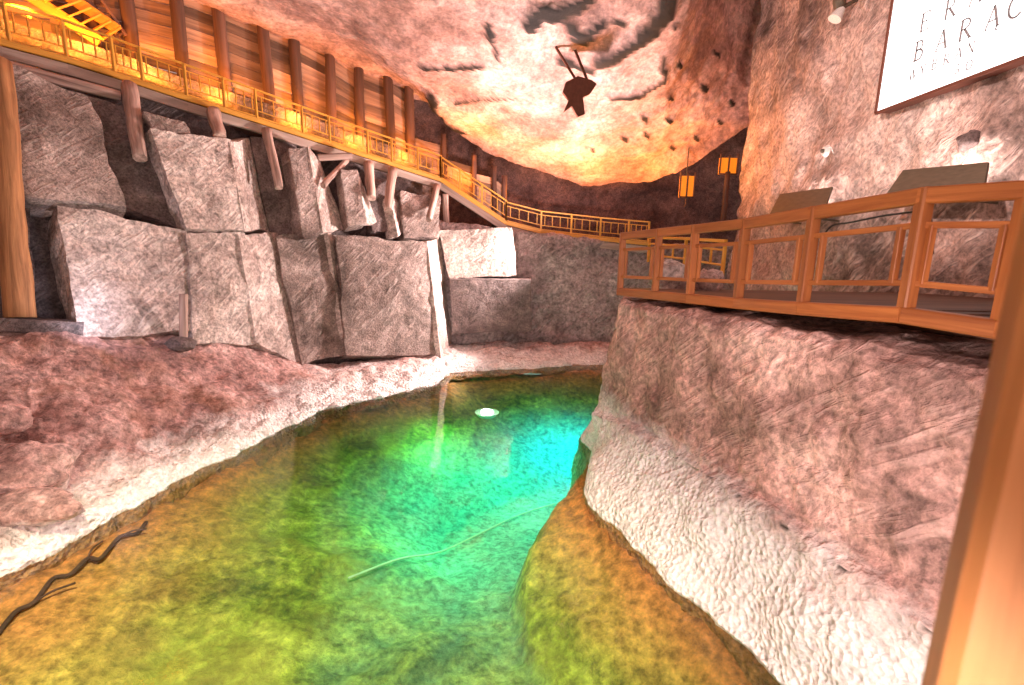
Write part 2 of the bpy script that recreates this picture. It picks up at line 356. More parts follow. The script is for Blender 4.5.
# ------------------------------------------------------------------ shorelines and reference lines
def ix(tab, x, k): return float(np.interp(x, [t[0] for t in tab], [t[k] for t in tab]))
DECK = [(-160, 0, 10.8), (-40, 28, 12.4), (0, 40, 13.0), (67, 58, 13.8), (130, 78, 14.7), (187, 97, 15.6), (257, 119, 17.0), (330, 143, 18.7), (392, 163, 20.0), (441, 179, 21.0),
        (506, 222, 21.2), (541, 231, 21.2), (600, 238, 20.7), (650, 243, 20.0)]
LEDGE = [(-160, 322, 8.6), (-60, 325, 9.5), (0, 325, 10.2), (60, 328, 11.0), (110, 331, 11.8), (170, 338, 13.0), (215, 334, 14.0), (262, 348, 15.0), (300, 368, 15.4),
         (370, 364, 16.6), (440, 354, 17.9), (452, 347, 20.3), (530, 343, 20.5), (600, 345, 20.4), (650, 346, 20.2)]
def deck(x, dz=0.0, back=0.0):
    y, d = ix(DECK, x, 1), ix(DECK, x, 2); p = at(x, y, d); q = at(x, y, d + back * 0.95)
    return Vector((q.x, q.y, p.z + dz))
def wd(x, y):
    """forward distance of the left rock wall behind photo column x at row y"""
    a, b = ix(LEDGE, x, 1), ix(DECK, x, 1); t = max(0, min(1, (a - y) / max(1, a - b)))
    return ix(LEDGE, x, 2) * (1 - t) + (ix(DECK, x, 2) - 0.1) * t
SHORE = [atz(x, y, WATER) for x, y in [(-160, 680), (-60, 610), (0, 575), (60, 545), (130, 510), (180, 480), (230, 455), (280, 430), (330, 408), (390, 395), (440, 384), (452, 372), (520, 368), (600, 365), (650, 366), (720, 366)]]
LEDGEP = [at(x, ix(LEDGE, x, 1), ix(LEDGE, x, 2)) for x in (-160, -60, 0, 60, 130, 180, 230, 280, 330, 390, 440, 452, 520, 600, 650, 720)]
# the bank and its ledge go on to the left of the picture
SHORE = [Vector((-8.2, -5, WATER)), Vector((-7.7, 1.0, WATER))] + SHORE
LEDGEP = [Vector((-13.2, -5, -1.5)), Vector((-12.9, 3.0, -1.55))] + LEDGEP
BLOCKW = [(1.9, 10.3), (1.5, 9.6), (1.44, 9.2), (1.50, 8.0), (1.92, 6.91), (2.33, 6.01), (2.75, 5.38), (3.09, 4.42), (3.6, 2.5), (4.6, -1.5)]

# ------------------------------------------------------------------ pool bed and water
def poly_dist(px, py, pts):
    d = np.full(px.shape, 1e9)
    for (ax, ay), (bx, by) in zip(pts[:-1], pts[1:]):
        vx, vy = bx - ax, by - ay; t = np.clip(((px - ax) * vx + (py - ay) * vy) / (vx * vx + vy * vy + 1e-9), 0, 1)
        d = np.minimum(d, np.hypot(px - ax - t * vx, py - ay - t * vy))
    return d
gx, gy = np.meshgrid(np.linspace(-12, 9, 190), np.linspace(-4, 21, 220))
sl = [(p.x, p.y) for p in SHORE]; sl = [(-8.3, -7)] + sl[:2] + sl[3:]
dl = poly_dist(gx, gy, sl); dr = poly_dist(gx, gy, BLOCKW)
dmax = np.interp(gy, [0, 4, 7, 9, 11, 13, 16, 19], [0.8, 0.95, 1.4, 1.9, 2.3, 2.5, 2.4, 1.8])
depL = 0.22 + np.interp(gy, [4, 8, 11], [0.17, 0.25, 0.5]) * dl
wsh = np.interp(gy, [3, 5, 6, 7, 8, 8.8, 9.2, 9.8], [2.3, 2.0, 1.8, 1.45, 0.9, 0.45, 0.15, 0.0])
depR = np.where(dr < wsh, 0.12 + 0.5 * dr, 0.12 + 0.5 * wsh + (dr - wsh) * 2.2)
dep = np.minimum(np.minimum(depL, depR), dmax)
left_of = np.interp(gy, [p[1] for p in sl[:13]], [p[0] for p in sl[:13]]); dep = np.where((gx < left_of), 0.35, dep)
bw = sorted(BLOCKW, key=lambda p: p[1]); right_of = np.interp(gy, [p[1] for p in bw], [p[0] for p in bw]); dep = np.where((gx > right_of) & (gy < 10.3), 0.3, dep)
P = np.dstack([gx, gy, WATER - dep])
bed = sheet('floor', P, m_bed, 0.10, 0.8, 0.05, 3.0, seed=2.0)
tag(bed, 'yellow-green algae covered bottom of the flooded chamber', 'floor', kind='structure')
V = [(x, y, z) for z in (-9.0, WATER) for x, y in ((-13, -5), (9.5, -5), (9.5, 21.5), (-13, 21.5))]
wat = link('pool_water', mesh('pool_water', V, [(3, 2, 1, 0), (4, 5, 6, 7), (0, 1, 5, 4), (1, 2, 6, 5), (2, 3, 7, 6), (3, 0, 4, 7)]), m_water)
tag(wat, 'still emerald green brine filling the flooded chamber', 'water', kind='stuff')

# ------------------------------------------------------------------ left bank, left wall, back wall
nb = len(SHORE); rows = []
for t, g in [(-0.10, -0.45), (-0.03, -0.20), (0.0, 0.0), (0.035, 0.10), (0.09, 0.16), (0.22, 0.24), (0.42, 0.40), (0.62, 0.62), (0.82, 0.86), (1.0, 1.0), (1.12, 1.02)]:
    row = []
    for a, b in zip(SHORE, LEDGEP):
        p = a + (b - a) * t; p.z = a.z + (b.z - a.z) * g; row.append(p)
    rows.append(row)
P = smooth_cols(resample(rows, 320, 120), 3)
def crust_lumps(f):
    """cauliflower lumps of salt just above the waterline"""
    for k, p in enumerate(f):
        if -4.75 < p[2] < -3.9:
            a = min(1, (p[2] + 4.75) / 0.2) * min(1, (-3.9 - p[2]) / 0.3); f[k][2] += a * 0.16 * abs(fract(p, 1.9, 1.0)); f[k][0] += a * 0.10 * fract(p, 2.3, 7.0); f[k][1] += a * 0.10 * fract(p, 2.3, 17.0)
    return f
bank = sheet('rock_bank', P, m_bank, 0.22, 0.55, 0.09, 2.4, seed=4.0, step=4, extra=crust_lumps)
tag(bank, 'pink rock bank with white salt crust sloping into the green water', 'rock bank', kind='structure')

xs = [-160, -60, 0, 60, 130, 187, 230, 262, 300, 340, 390, 436, 446]
rows = []
for t in (0, 0.25, 0.5, 0.75, 1.0, 1.12):
    row = []
    for x in xs:
        a, b = ix(LEDGE, x, 1) + 6, ix(DECK, x, 1); y = a + (b - a) * t
        p = at(x, y, wd(x, y)); n = Vector((-0.75, 0.66, 0)); row.append(p + n * 1.0)
    row = [Vector((-14.5, -6, row[0].z)), Vector((-14.2, 3, row[0].z))] + row
    rows.append(row)
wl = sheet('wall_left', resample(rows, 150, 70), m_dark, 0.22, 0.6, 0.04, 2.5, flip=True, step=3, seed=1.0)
tag(wl, 'dark recessed rock wall of the chamber below the sloping wooden gallery', 'wall', kind='structure')

def slab(q, offs, mat, parent, thick=0.9, n=12, amp=0.05, seed=0.0, depth=None):
    """q: four photo corners TL TR BR BL of one visible face; offs: how far each stands out of the wall (m)"""
    f = []
    for (x, y), o in zip(q, offs):
        d = (depth if depth else wd(x, y)) - o; f.append(at(x, y, d))
    nrm = (f[1] - f[0]).cross(f[3] - f[0]).normalized()
    if nrm.dot(f[0]) < 0: nrm = -nrm
    b = [p + nrm * thick for p in f]
    return boxblock('salt_block', f + b, mat, parent, n, amp, 0.9, 0.02, seed)
o5 = lambda v: (v, v, v, v)
SL = [  # paler sides and darker recesses carry light and shade in the salt tone
    ([(-30, 52), (90, 93), (128, 208), (-20, 188)], o5(0.55), m_left, 1.2),
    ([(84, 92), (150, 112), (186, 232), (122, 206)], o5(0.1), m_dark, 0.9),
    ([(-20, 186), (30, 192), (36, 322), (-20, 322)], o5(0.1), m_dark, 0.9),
    ([(55, 203), (187, 231), (194, 332), (80, 336)], (0.45, 0.45, 0.4, 0.55), m_slab, 1.0),
    ([(150, 128), (232, 138), (247, 231), (186, 230)], o5(0.65), m_slab, 1.1),
    ([(144, 112), (186, 122), (190, 134), (152, 132)], o5(0.55), m_left, 0.7),
    ([(186, 233), (245, 233), (257, 345), (192, 346)], o5(0.55), m_slab, 1.0),
    ([(229, 140), (250, 138), (270, 231), (245, 232)], (0.68, -0.5, -0.5, 0.68), m_slab, 0.8),
    ([(238, 233), (278, 232), (302, 366), (256, 342)], (0.62, -0.3, -0.1, 0.62), m_slab, 0.8),
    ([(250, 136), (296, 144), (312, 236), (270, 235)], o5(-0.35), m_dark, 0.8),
    ([(288, 148), (309, 146), (324, 232), (303, 236)], o5(0.45), m_left, 0.8),
    ([(308, 147), (320, 160), (345, 230), (323, 233)], (0.46, -0.3, -0.3, 0.46), m_slab, 0.7),
    ([(276, 236), (330, 233), (348, 352), (302, 364)], o5(0.05), m_left, 0.9),
    ([(328, 233), (337, 234), (352, 320), (344, 340)], (0.15, -0.5, -0.3, 0.15), m_slab, 0.6),
    ([(336, 236), (428, 241), (442, 356), (346, 356)], (0.30, 0.4, 0.45, 0.3), m_left, 1.2),
    ([(427, 240), (441, 236), (453, 351), (441, 358)], (0.42, -0.5, -0.7, 0.46), m_slab, 0.7),
    ([(340, 168), (358, 168), (368, 224), (348, 228)], o5(0.4), m_left, 0.7),
    ([(357, 170), (363, 184), (377, 222), (366, 224)], (0.4, -0.2, -0.2, 0.4), m_slab, 0.5),
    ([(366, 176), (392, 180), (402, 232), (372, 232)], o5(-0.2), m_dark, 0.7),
    ([(390, 196), (398, 200), (406, 234), (398, 236)], (0.1, -0.4, -0.4, 0.1), m_slab, 0.5),
    ([(400, 190), (440, 196), (440, 238), (404, 238)], o5(0.0), m_left, 0.7),
]
for k, (q, offs, mt, th) in enumerate(SL): slab(q, offs, mt, wl, th, 16, 0.11, k * 1.7)

# back wall below and above the far walkway
rows = []
for z in (-4.7, -4.1, -2.5, -1.0, 0.75):
    rows.append([Vector((-3.4, 20.6 - 0.05 * z, z if z < 0 else 1.2)), Vector((-0.4, 20.9 - 0.05 * z, z if z < 0 else 0.85)), Vector((3.6, 20.7 - 0.05 * z, z if z < 0 else 0.42)), Vector((6.5, 20.5 - 0.05 * z, z if z < 0 else 0.3)), Vector((11, 20.3, z if z < 0 else 0.3))])
rows.append([Vector((p.x, p.y + 5, p.z)) for p in rows[-1]])
wb = sheet('wall_back', resample(rows, 130, 90), m_back, 0.14, 0.7, 0.05, 3.0, seed=8.0, step=3)
tag(wb, 'scratched grey salt wall at the far end of the pool', 'wall', kind='structure')
for k, (q, d, mt, th) in enumerate([
    ([(438, 230), (512, 227), (517, 276), (449, 279)], 20.0, m_slab, 1.0),
    ([(449, 279), (531, 279), (532, 331), (452, 334)], 19.8, m_dark, 1.0)]):
    slab(q, o5(0), mt, wb, th, 14, 0.05, 30 + k, d)
rows = [[Vector((x, 25.0 + 0.3 * math.sin(x), z)) for x in (-9, -4, 0, 4, 8, 13)] for z in (-0.5, 2, 4.5, 8)]
wa = sheet('wall_alcove', resample(rows, 110, 60), m_alc, 0.45, 0.5, 0.08, 2.0, seed=3.0, step=3)
tag(wa, 'dark brown rock wall in the alcove behind the far walkway', 'wall', kind='structure')

# ------------------------------------------------------------------ ceiling
EDGE = [(60, 60, 22), (200, 70, 22), (330, 85, 22.3), (430, 102, 22.6), (465, 138, 23.2), (520, 165, 24.0), (590, 186, 24.2), (650, 181, 23.6), (700, 162, 22.4), (742, 126, 21.2), (800, 110, 21.0), (900, 100, 21.0)]
E0 = [at(*e) for e in EDGE]
T0 = [Vector((np.interp(i, [0, len(EDGE) - 1], [-19, 13]), 12.0, 7.4)) for i in range(len(EDGE))]
T0[7] = Vector((4.6, 13.5, 8.2)); T0[8:] = [at(706, -45, 17.0), at(762, -45, 20.9), at(815, -45, 20.9), at(920, -45, 20.9)]   # the roof climbs where it meets the right wall
O0 = [Vector((np.interp(i, [0, len(EDGE) - 1], [-19, 13]), -7.0, 9.5 + 0.35 * max(0, i - 5))) for i in range(len(EDGE))]
rows = [[p + Vector((0, 1.6, 0.5)) for p in E0], E0]
for t in (0.15, 0.35, 0.6, 0.8, 1.0):
    row = []
    for a, b in zip(E0, T0):
        p = lerp(a, b, t); p.z += 0.9 * math.sin(math.pi * t) * 0.6; row.append(p)
    rows.append(row)
rows += [[lerp(a, b, 0.5) + Vector((0, 0, 0.5)) for a, b in zip(T0, O0)], O0]
P = smooth_cols(resample(rows, 260, 200), 6)
CP = P
def cp(pts):
    """photo points carried onto the ceiling surface"""
    out = []
    for x, y in pts:
        v = (fw * F + rt * (x - 512) + up * (342.5 - y)).normalized()
        f = CP.reshape(-1, 3); vv = np.array(v); t = f @ vv; dd = np.linalg.norm(f - t[:, None] * vv, axis=1); dd[t < 3] = 1e9
        out.append(Vector(f[int(np.argmin(dd))]))
    return out
SEAMS = [(cp([(690, -30), (668, -4), (655, 18), (630, 45), (604, 60)]), 0.34, 0.14), (cp([(530, 26), (540, 8), (560, 14), (590, -4)]), 0.26, 0.12), (cp([(570, 40), (594, 26)]), 0.10, 0.06), (cp([(560, 62), (590, 72)]), 0.12, 0.1),
         (cp([(665, 60), (664, 80), (640, 96), (612, 95)]), 0.12, 0.12), (cp([(420, 64), (455, 68), (482, 66)]), 0.10, 0.08), (cp([(455, 103), (510, 99)]), 0.05, 0.05), (cp([(490, 24), (493, 40)]), 0.12, 0.06),
         (cp([(570, 22), (585, 40), (600, 25)]), 0.14, 0.1), (cp([(490, 30), (500, 60)]), 0.10, 0.08), (cp([(432, 95), (440, 112), (462, 130)]), 0.22, 0.10)]
for x, y in [(674, 25), (716, 54), (704, 88), (731, 102), (680, 66), (673, 100), (719, 121), (644, 119), (668, 118), (646, 134), (624, 138), (697, 138), (672, 148), (620, 20), (593, 151)]:
    q = cp([(x - 2, y - 1), (x + 2, y + 2)]); 
    if (q[0] - q[1]).length < 0.02: q[1] = q[0] + Vector((0.05, 0, 0))
    SEAMS.append((q, 0.085, 0.06))
ce = sheet('ceiling', P, m_ceil, 0.17, 0.42, 0.045, 2.2, flip=True, step=3, seed=11.0, seams=SEAMS)
tag(ce, 'flaking pink and orange salt roof of the chamber with dark cracks', 'ceiling', kind='structure')

# ------------------------------------------------------------------ right wall
rows = []
for z in (-2.0, -0.5, 1.0, 3.0, 6.0, 9.5, 13.0):
    rows.append([Vector((12.5, 21.6, z)), Vector((10.0, 21.0, z)), Vector((9.15, 20.4, z)), Vector((9.0, 17, z)), Vector((9.05, 13, z)), Vector((9.0, 9, z)), Vector((9.0, 5, z)), Vector((9.0, 0, z)), Vector((9.0, -6, z))])
wr = sheet('wall_right', resample(rows, 230, 125), m_right, 0.20, 0.6, 0.06, 2.4, flip=True, step=4, seed=6.0)
tag(wr, 'rough pink salt wall behind the walkway with the white sign', 'wall', kind='structure')

# ------------------------------------------------------------------ big rock block on the right
PATH = [Vector((10, 12.2, 0)), Vector((5, 11.5, 0)), Vector((3.0, 11.05, 0)), Vector((2.45, 10.8, 0)), Vector((2.28, 10.3, 0)), Vector((2.66, 9.0, 0)), Vector((3.05, 7.6, 0)), Vector((3.4, 6.3, 0)), Vector((3.7, 5.0, 0)), Vector((4.0, 3.8, 0)), Vector((4.45, 2, 0)), Vector((5.3, -2, 0))]
TOPZ = [-1.0, -1.0, -1.0, -1.0, -1.0, -0.98, -0.98, -0.94, -0.90, -0.95, -0.9, -0.9]
BRK = [-3.8, -3.8, -3.7, -3.6, -3.5, -3.25, -3.15, -3.05, -3.02, -3.03, -3.05, -3.05]
cols = []
for i, p in enumerate(PATH):
    a = PATH[max(0, i - 1)]; b = PATH[min(len(PATH) - 1, i + 1)]; t = (b - a).normalized(); n = Vector((t.y, -t.x, 0)); n = n if n.dot(Vector((-1, 0.0, 0))) > 0 or i < 3 else -n
    if i < 3: n = Vector((-0.1, 1, 0)).normalized()
    # distance from the face to the waterline along the normal
    wo = 0.95
    if i >= 4:
        best = min(((Vector((x, y, 0)) - p) for x, y in [(u0_ + (u1_ - u0_) * s / 10, v0_ + (v1_ - v0_) * s / 10) for (u0_, v0_), (u1_, v1_) in zip(BLOCKW[:-1], BLOCKW[1:]) for s in range(11)]), key=lambda v: abs(v.dot(t)) + 0.001 * v.length)
        wo = max(0.45, best.dot(n))
    z0, zb = TOPZ[i], BRK[i]
    prof = [(-3.0, z0 + 0.05), (-0.5, z0 + 0.03), (-0.08, z0), (0.04, z0 - 0.12), (0.12, z0 - 0.8), (0.22, (z0 + zb) / 2 - 0.4), (0.30, zb + 0.12), (0.34, zb), (0.46, zb - 0.10), (0.34 + (wo - 0.34) * 0.55, zb + (WATER - zb) * 0.55), (wo * 0.96, WATER + 0.10), (wo, WATER), (wo + 0.12, -5.0), (wo + 0.35, -6.3)]
    cols.append([p + n * o + Vector((0, 0, z)) for o, z in prof])
rows = [[cols[i][k] for i in range(len(cols))] for k in range(len(cols[0]))]
P = smooth_cols(resample(rows, 240, 130), 4)
dpatch = [at(730, 350, 7.0), at(745, 380, 6.8)]
bl = sheet('rock_block', P, m_block, 0.12, 0.8, 0.045, 3.2, seed=9.0, flip=True, step=4, seams=[([at(766, 438, 6.0), at(771, 441, 5.95)], 0.05, 0.08), *[([lerp(rows[8][i], rows[8][i + 1], t0), lerp(rows[8][i], rows[8][i + 1], t0 + random.uniform(0.02, 0.06))], 0.016, 0.02) for i in range(3, 10) for t0 in (random.uniform(0, 0.4), random.uniform(0.45, 0.85))]])
tag(bl, 'massive pink salt block with white crusted foot carrying the timber walkway', 'rock block', kind='structure')

# ------------------------------------------------------------------ walkway on the block
RP = [(620, 288, 10.4), (655, 291, 9.2), (690, 294, 8.2), (738, 298, 7.2), (803, 302, 5.9), (906, 307, 4.7), (1002, 320, 4.05)]
RB = [at(*p) for p in RP]; RB.append(Vector((4.55, 2.2, -0.50)))
wk = empty('timber_walkway', (4.0, 7.0, -0.9), 'brown timber deck lying on the pink rock block along the right wall', 'walkway')
for a, b in zip(RB[:-1], RB[1:]):
    z = Vector((0, 0, -0.08)); beam('edge_beam', a + z, b + z, 0.16, 0.16, m_rail, wk)
def rline(y):
    return float(np.interp(-y, [-p.y for p in RB], [p.x for p in RB])), float(np.interp(-y, [-p.y for p in RB], [p.z for p in RB]))
y = 10.45
while y > 2.3:
    x, z = rline(y); beam('deck_board', (x + 0.09, y, z - 0.03), (8.75, y, z - 0.03), 0.20, 0.05, m_floor, wk, ch=0.2); y -= 0.215
for x in (4.9, 6.6, 8.3): beam('joist', (x, 10.2, -0.90), (x, 2.4, -0.70), 0.14, 0.18, m_log, wk)
# the part of the deck where the photograph was taken from
for k in range(8): beam('platform_board', (-1.6, 0.6 - k * 0.26, -1.03), (4.9, 0.6 - k * 0.26, -1.03), 0.24, 0.06, m_rail, wk)
for x in (-1.2, 1.0, 3.2): beam('platform_post', (x, -0.5, -6.2), (x, -0.5, -1.06), 0.2, 0.2, m_log, wk)

def railing(base, tops, label, cat, mat, group=None, top_h=0.15, top_w=0.09, post_w=0.12, rail=0.06, mid=0.70, low=0.21, up_at=(0.14, 0.86), loc=None, bottom=None, thick=None, name='timber_railing'):
    e = empty(name, loc or base[0], label, cat, group)
    for k, (a, b) in enumerate(zip(base, tops)):
        w_ = post_w if not thick or k in thick else post_w * 0.7
        beam('post', a, b, w_, w_, mat, e, upv=(1, 0, 0))
    for a, b, c, d in zip(base[:-1], base[1:], tops[:-1], tops[1:]):
        tz = Vector((0, 0, top_h / 2 - 0.01))
        ex = (d - c).normalized() * post_w * 0.35
        beam('top_rail', c - tz - ex, d - tz + ex, top_w + post_w * 0.25, top_h, mat, e)
        for f, nm in ((mid, 'mid_rail'), (low, 'lower_rail')):
            beam(nm, lerp(a, c, f), lerp(b, d, f), rail * 0.8, rail, mat, e)
        if bottom: beam('bottom_rail', lerp(a, c, bottom), lerp(b, d, bottom), rail * 0.9, rail * 1.3, mat, e)
        for t in up_at:
            p, q = lerp(a, b, t), lerp(c, d, t)
            beam('upright', lerp(p, q, low), lerp(p, q, mid), rail, rail, mat, e, upv=(1, 0, 0))
    return e
TB = [at(x, y, d) for (x, y), (_, _, d) in zip([(620, 233), (655, 229), (690, 225), (738, 219), (803, 207), (906, 188), (1002, 181)], RP)]
TB = [Vector((b.x, b.y, t.z)) for b, t in zip(RB, TB)]; TB.append(Vector((4.55, 2.2, 0.62)))
railing(RB, TB, 'reddish brown timber railing along the edge of the pink rock block', 'railing', m_rail, loc=RB[3])

# foreground post
fp = empty('railing_post', (0.90, 0.78, -1.0), 'blurred orange-brown wooden post close to the camera at the right edge', 'post')
def fore():
    b = Vector((0.965, 0.80, -1.0)); beam('post', b, b + Vector((0, 0, 2.4)), 0.19, 0.19, m_fore, fp, upv=(0.6, 0.8, 0))
    beam('rail', (0.93, 0.72, -0.33), (2.6, -0.35, -0.25), 0.09, 0.11, m_log, fp)  # dark colour gives the shadow band at the rail joint
    beam('rail', (0.96, 0.80, 0.20), (2.6, -0.1, 0.20), 0.07, 0.12, m_fore, fp)
fore()

# ------------------------------------------------------------------ left ramp, stair and far walkway
def gallery(xs, name, label, cat, boards=True, wdt=1.25):
    e = empty(name, deck(xs[len(xs) // 2]), label, cat)
    pts = [deck(x) for x in xs]
    for a, b in zip(pts[:-1], pts[1:]):
        beam('edge_board', a + Vector((0, 0, -0.04)), b + Vector((0, 0, -0.04)), 0.10, 0.15, m_yel, e)
        d = (b - a); n = Vector((-d.y, d.x, 0)).normalized()
        beam('fascia_beam', a + n * 0.06 + Vector((0, 0, -0.28)), b + n * 0.06 + Vector((0, 0, -0.28)), 0.16, 0.28, m_fasc, e)
        beam('joist', a + n * 1.0 + Vector((0, 0, -0.25)), b + n * 1.0 + Vector((0, 0, -0.25)), 0.16, 0.24, m_log, e)
        L = d.length; k = max(1, int(L / 0.30))
        for i in range(k):
            p = a + d * ((i + 0.5) / k); beam('deck_board', p + n * 0.02, p + n * wdt + Vector((0, 0, 0)), L / k * 0.94, 0.05, m_floor, e)
    return e
gallery([-60, 0, 67, 130, 187, 257, 330, 392, 441], 'gallery_ramp', 'long wooden ramp climbing along the left rock wall below the planks', 'ramp')
gallery([441, 506], 'gallery_stair', 'short steep wooden stair at the foot of the long ramp', 'stair')
gallery([506, 541, 600, 650], 'far_walkway', 'narrow wooden walkway crossing the far end above the scratched wall', 'walkway')
def ramp_rail(xs, h, label, loc=None, thick=None):
    b = [deck(x, -0.02) for x in xs]; t = [p + Vector((0, 0, h)) for p in b]
    return railing(b, t, label, 'railing', m_yel, None, 0.055, 0.05, 0.075, 0.032, 0.80, 0.30, (0.12, 0.37, 0.63, 0.88), loc, 0.10, name='yellow_railing')
ramp_rail([-45, 10, 67, 115, 143, 187, 225, 257, 303, 330, 368, 392, 418, 441], 0.95, 'yellow wooden railing of the long ramp along the plank wall', deck(225))
ramp_rail([441, 460, 482, 506], 0.92, 'yellow wooden railing of the steep stair below the plank wall')
ramp_rail([506, 541, 571, 600, 628, 648], 0.86, 'yellow wooden railing of the far walkway above the scratched grey wall')
# handrail leading from the far walkway to the timber walkway
b = [at(648, 262, 18.5), at(684, 268, 15.5), at(722, 276, 13.0)]; t = [p + Vector((0, 0, 0.95)) for p in b]
railing(b, t, 'short yellow handrail behind the near corner of the brown railing', 'railing', m_yel, None, 0.09, 0.06, 0.09, 0.06, 0.72, 0.3, (0.3, 0.7), name='yellow_railing')

# plank wall with round posts
TOPS = [(-60, -95), (0, -85), (100, -70), (200, -50), (303, 4), (331, 24), (362, 52), (392, 65), (412, 82), (418, 100)]
pw = empty('plank_wall', deck(225, 0, 1.35), 'tall wall of horizontal planks and round posts beside the left ramp', 'plank wall')
PX = [-50, 10, 55, 96, 136, 187, 229, 271, 300, 331, 362, 391, 411]
def planks(xa, xb, ya, yb, parent, hh=0.30, back=1.35):
    a, b = deck(xa, 0, back), deck(xb, 0, back)
    ta, tb = at(xa, ya, a.y).z, at(xb, yb, b.y).z
    n = max(2, int(((ta - a.z) + (tb - b.z)) / 2 / hh))
    for k in range(n):
        f = (k + 0.5) / n
        p = Vector((a.x, a.y, a.z + (ta - a.z) * f)); q = Vector((b.x, b.y, b.z + (tb - b.z) * f))
        h = ((ta - a.z) + (tb - b.z)) / 2 / n
        nn = Vector((-(q - p).y, (q - p).x, 0)).normalized() * random.uniform(-0.03, 0.03)
        beam('plank', p + nn, q + nn, 0.05, h * 0.95, m_plank, parent)
for xa, xb in zip(PX[:-1], PX[1:]): planks(xa, xb, ix(TOPS, xa, 1), ix(TOPS, xb, 1), pw)
for k, x in enumerate(PX[3:]):
    b = deck(x, -0.3, 1.15); ytop = {331: 22, 362: 49, 391: 60, 411: 76}.get(x, ix(TOPS, x, 1) - 3)
    tz = at(x, ytop, b.y).z; lean = {229: -0.1, 331: 0.2, 362: 0.0}.get(x, 0.0)
    log('round_post', b, Vector((b.x + lean, b.y, tz)), 0.19, 0.19, m_log, pw, seed=k)
# low plank panels beside the stair
for k, (xa, xb, ya, yb, lab) in enumerate([(414, 444, 138, 146, 'highest low plank panel beside the top of the steep stair'), (447, 474, 160, 167, 'middle low plank panel beside the steep stair'), (476, 494, 174, 178, 'lower plank panel beside the steep stair'), (495, 504, 180, 188, 'smallest plank panel at the foot of the steep stair')]):
    e = empty('plank_panel', deck((xa + xb) / 2, 0, 1.3), lab, 'plank panel', 'plank panels beside the stair')
    planks(xa, xb, ya, yb, e, 0.26, 1.3)
    x = xb; b = deck(x, -0.6, 1.15); log('round_post', b, Vector((b.x, b.y, at(x, yb - 12, b.y).z)), 0.12, 0.11, m_log, e, 10, 5, seed=20 + k)
# stair with lattice at upper left
us = empty('upper_stair', deck(30, 0, 0.8), 'orange lit wooden stair rising at the upper left corner', 'stair')
for (p, q, d) in [((18, -12), (100, 42), 14.2), ((48, -18), (118, 30), 14.7)]:
    beam('stringer', at(p[0], p[1], d), at(q[0], q[1], d + 0.8), 0.10, 0.30, m_yel, us)
for k in range(8):
    t = k / 7; a = lerp(at(18, -14, 14.2), at(100, 40, 15.0), t); c = lerp(at(48, -20, 14.7), at(118, 28, 15.5), t)
    beam('tread', a, c, 0.26, 0.05, m_yel, us)
ld = empty('wooden_ladder', at(122, 42, 15.6), 'slanting brown lattice ladder leaning beside the first round post', 'ladder')
la, lb = (at(86, -4, 15.2), at(119, 40, 15.6)); ma, mb = (at(98, -6, 15.3), at(126, 36, 15.7))
beam('side_rail', la, lb, 0.07, 0.09, m_log, ld); beam('side_rail', ma, mb, 0.07, 0.09, m_log, ld)
for k in range(6): t = (k + 0.5) / 6; beam('rung', lerp(la, lb, t), lerp(ma, mb, t), 0.05, 0.05, m_log, ld)

# props below the ramp
PROPS = [((129, 84), (140, 158), 0.20, 0.17, 'thick pale timber prop under the ramp nearest the upper left corner'),
         ((213, 110), (220, 138), 0.20, 0.17, 'short thick timber stub under the ramp above the grey slabs'),
         ((267, 128), (279, 188), 0.15, 0.12, 'slender timber prop hanging under the ramp above the dark recess'),
         ((347, 158), (323, 186), 0.10, 0.10, 'slanting timber strut under the middle of the ramp'),
         ((369, 162), (371, 198), 0.19, 0.16, 'stout upright timber prop beside the slanting strut'),
         ((394, 168), (388, 210), 0.19, 0.15, 'leaning timber prop under the lower ramp'),
         ((437, 184), (429, 220), 0.14, 0.12, 'leaning timber prop at the head of the steep stair'),
         ((445, 192), (447, 226), 0.13, 0.13, 'upright timber prop under the steep stair')]
for k, (a, b, r1, r2, lab) in enumerate(PROPS):
    d = ix(DECK, a[0], 2) - 0.15
    o = log('timber_prop', at(*b, wd(*b) - 0.55 if k != 7 else 21.2), at(a[0], a[1] + 2, d), r2, r1, m_prop, None, 12, 8, 0.2, 40 + k); tag(o, lab, 'timber prop', 'props below the ramp')
bp_ = beam('timber_corbel', at(318, 158, 18.2), at(352, 156, 18.7), 0.22, 0.22, m_prop); tag(bp_, 'short horizontal timber corbel above the slanting strut', 'timber beam')
rb = log('roof_log', at(-10, 62, 12.4), at(120, 96, 14.2), 0.16, 0.13, m_prop, None, 12, 10, 0.15, 60); tag(rb, 'long grey log lying under the upper end of the ramp', 'log')

# ------------------------------------------------------------------ things on the left bank
pl = log('timber_pole', at(20, 318, 10.4), at(-4, 60, 11.4), 0.27, 0.24, m_pole, None, 14, 14, 0.12, 70); tag(pl, 'tall rough timber pole standing on the ledge at the left edge', 'pole')
st = empty('marker_stake', at(183, 347, 12.6), 'short wooden stake on a small stone at the slab foot', 'stake')
log('stake', at(183, 345, 12.6), at(184, 294, 12.7), 0.10, 0.10, m_prop, st, 10, 5, 0.1, 71)
boulder('base_stone', at(181, 344, 12.55), 0.36, 0.3, 0.2, m_dark, st, 5.0)
for k, (x, y, d, s, lab) in enumerate([(22, 470, 7.3, (0.75, 0.6, 0.45), 'largest rounded brown boulder on the left bank'), (2, 420, 7.9, (0.42, 0.4, 0.32), 'dark boulder at the left edge above the largest boulder'), (30, 508, 6.7, (0.7, 0.4, 0.25), 'low flat boulder between the largest boulder and the crust')]):
    o = boulder('boulder', at(x, y, d), *s, m_bank, None, 12.0 + k * 3); tag(o, lab, 'boulder', 'boulders on the left bank')
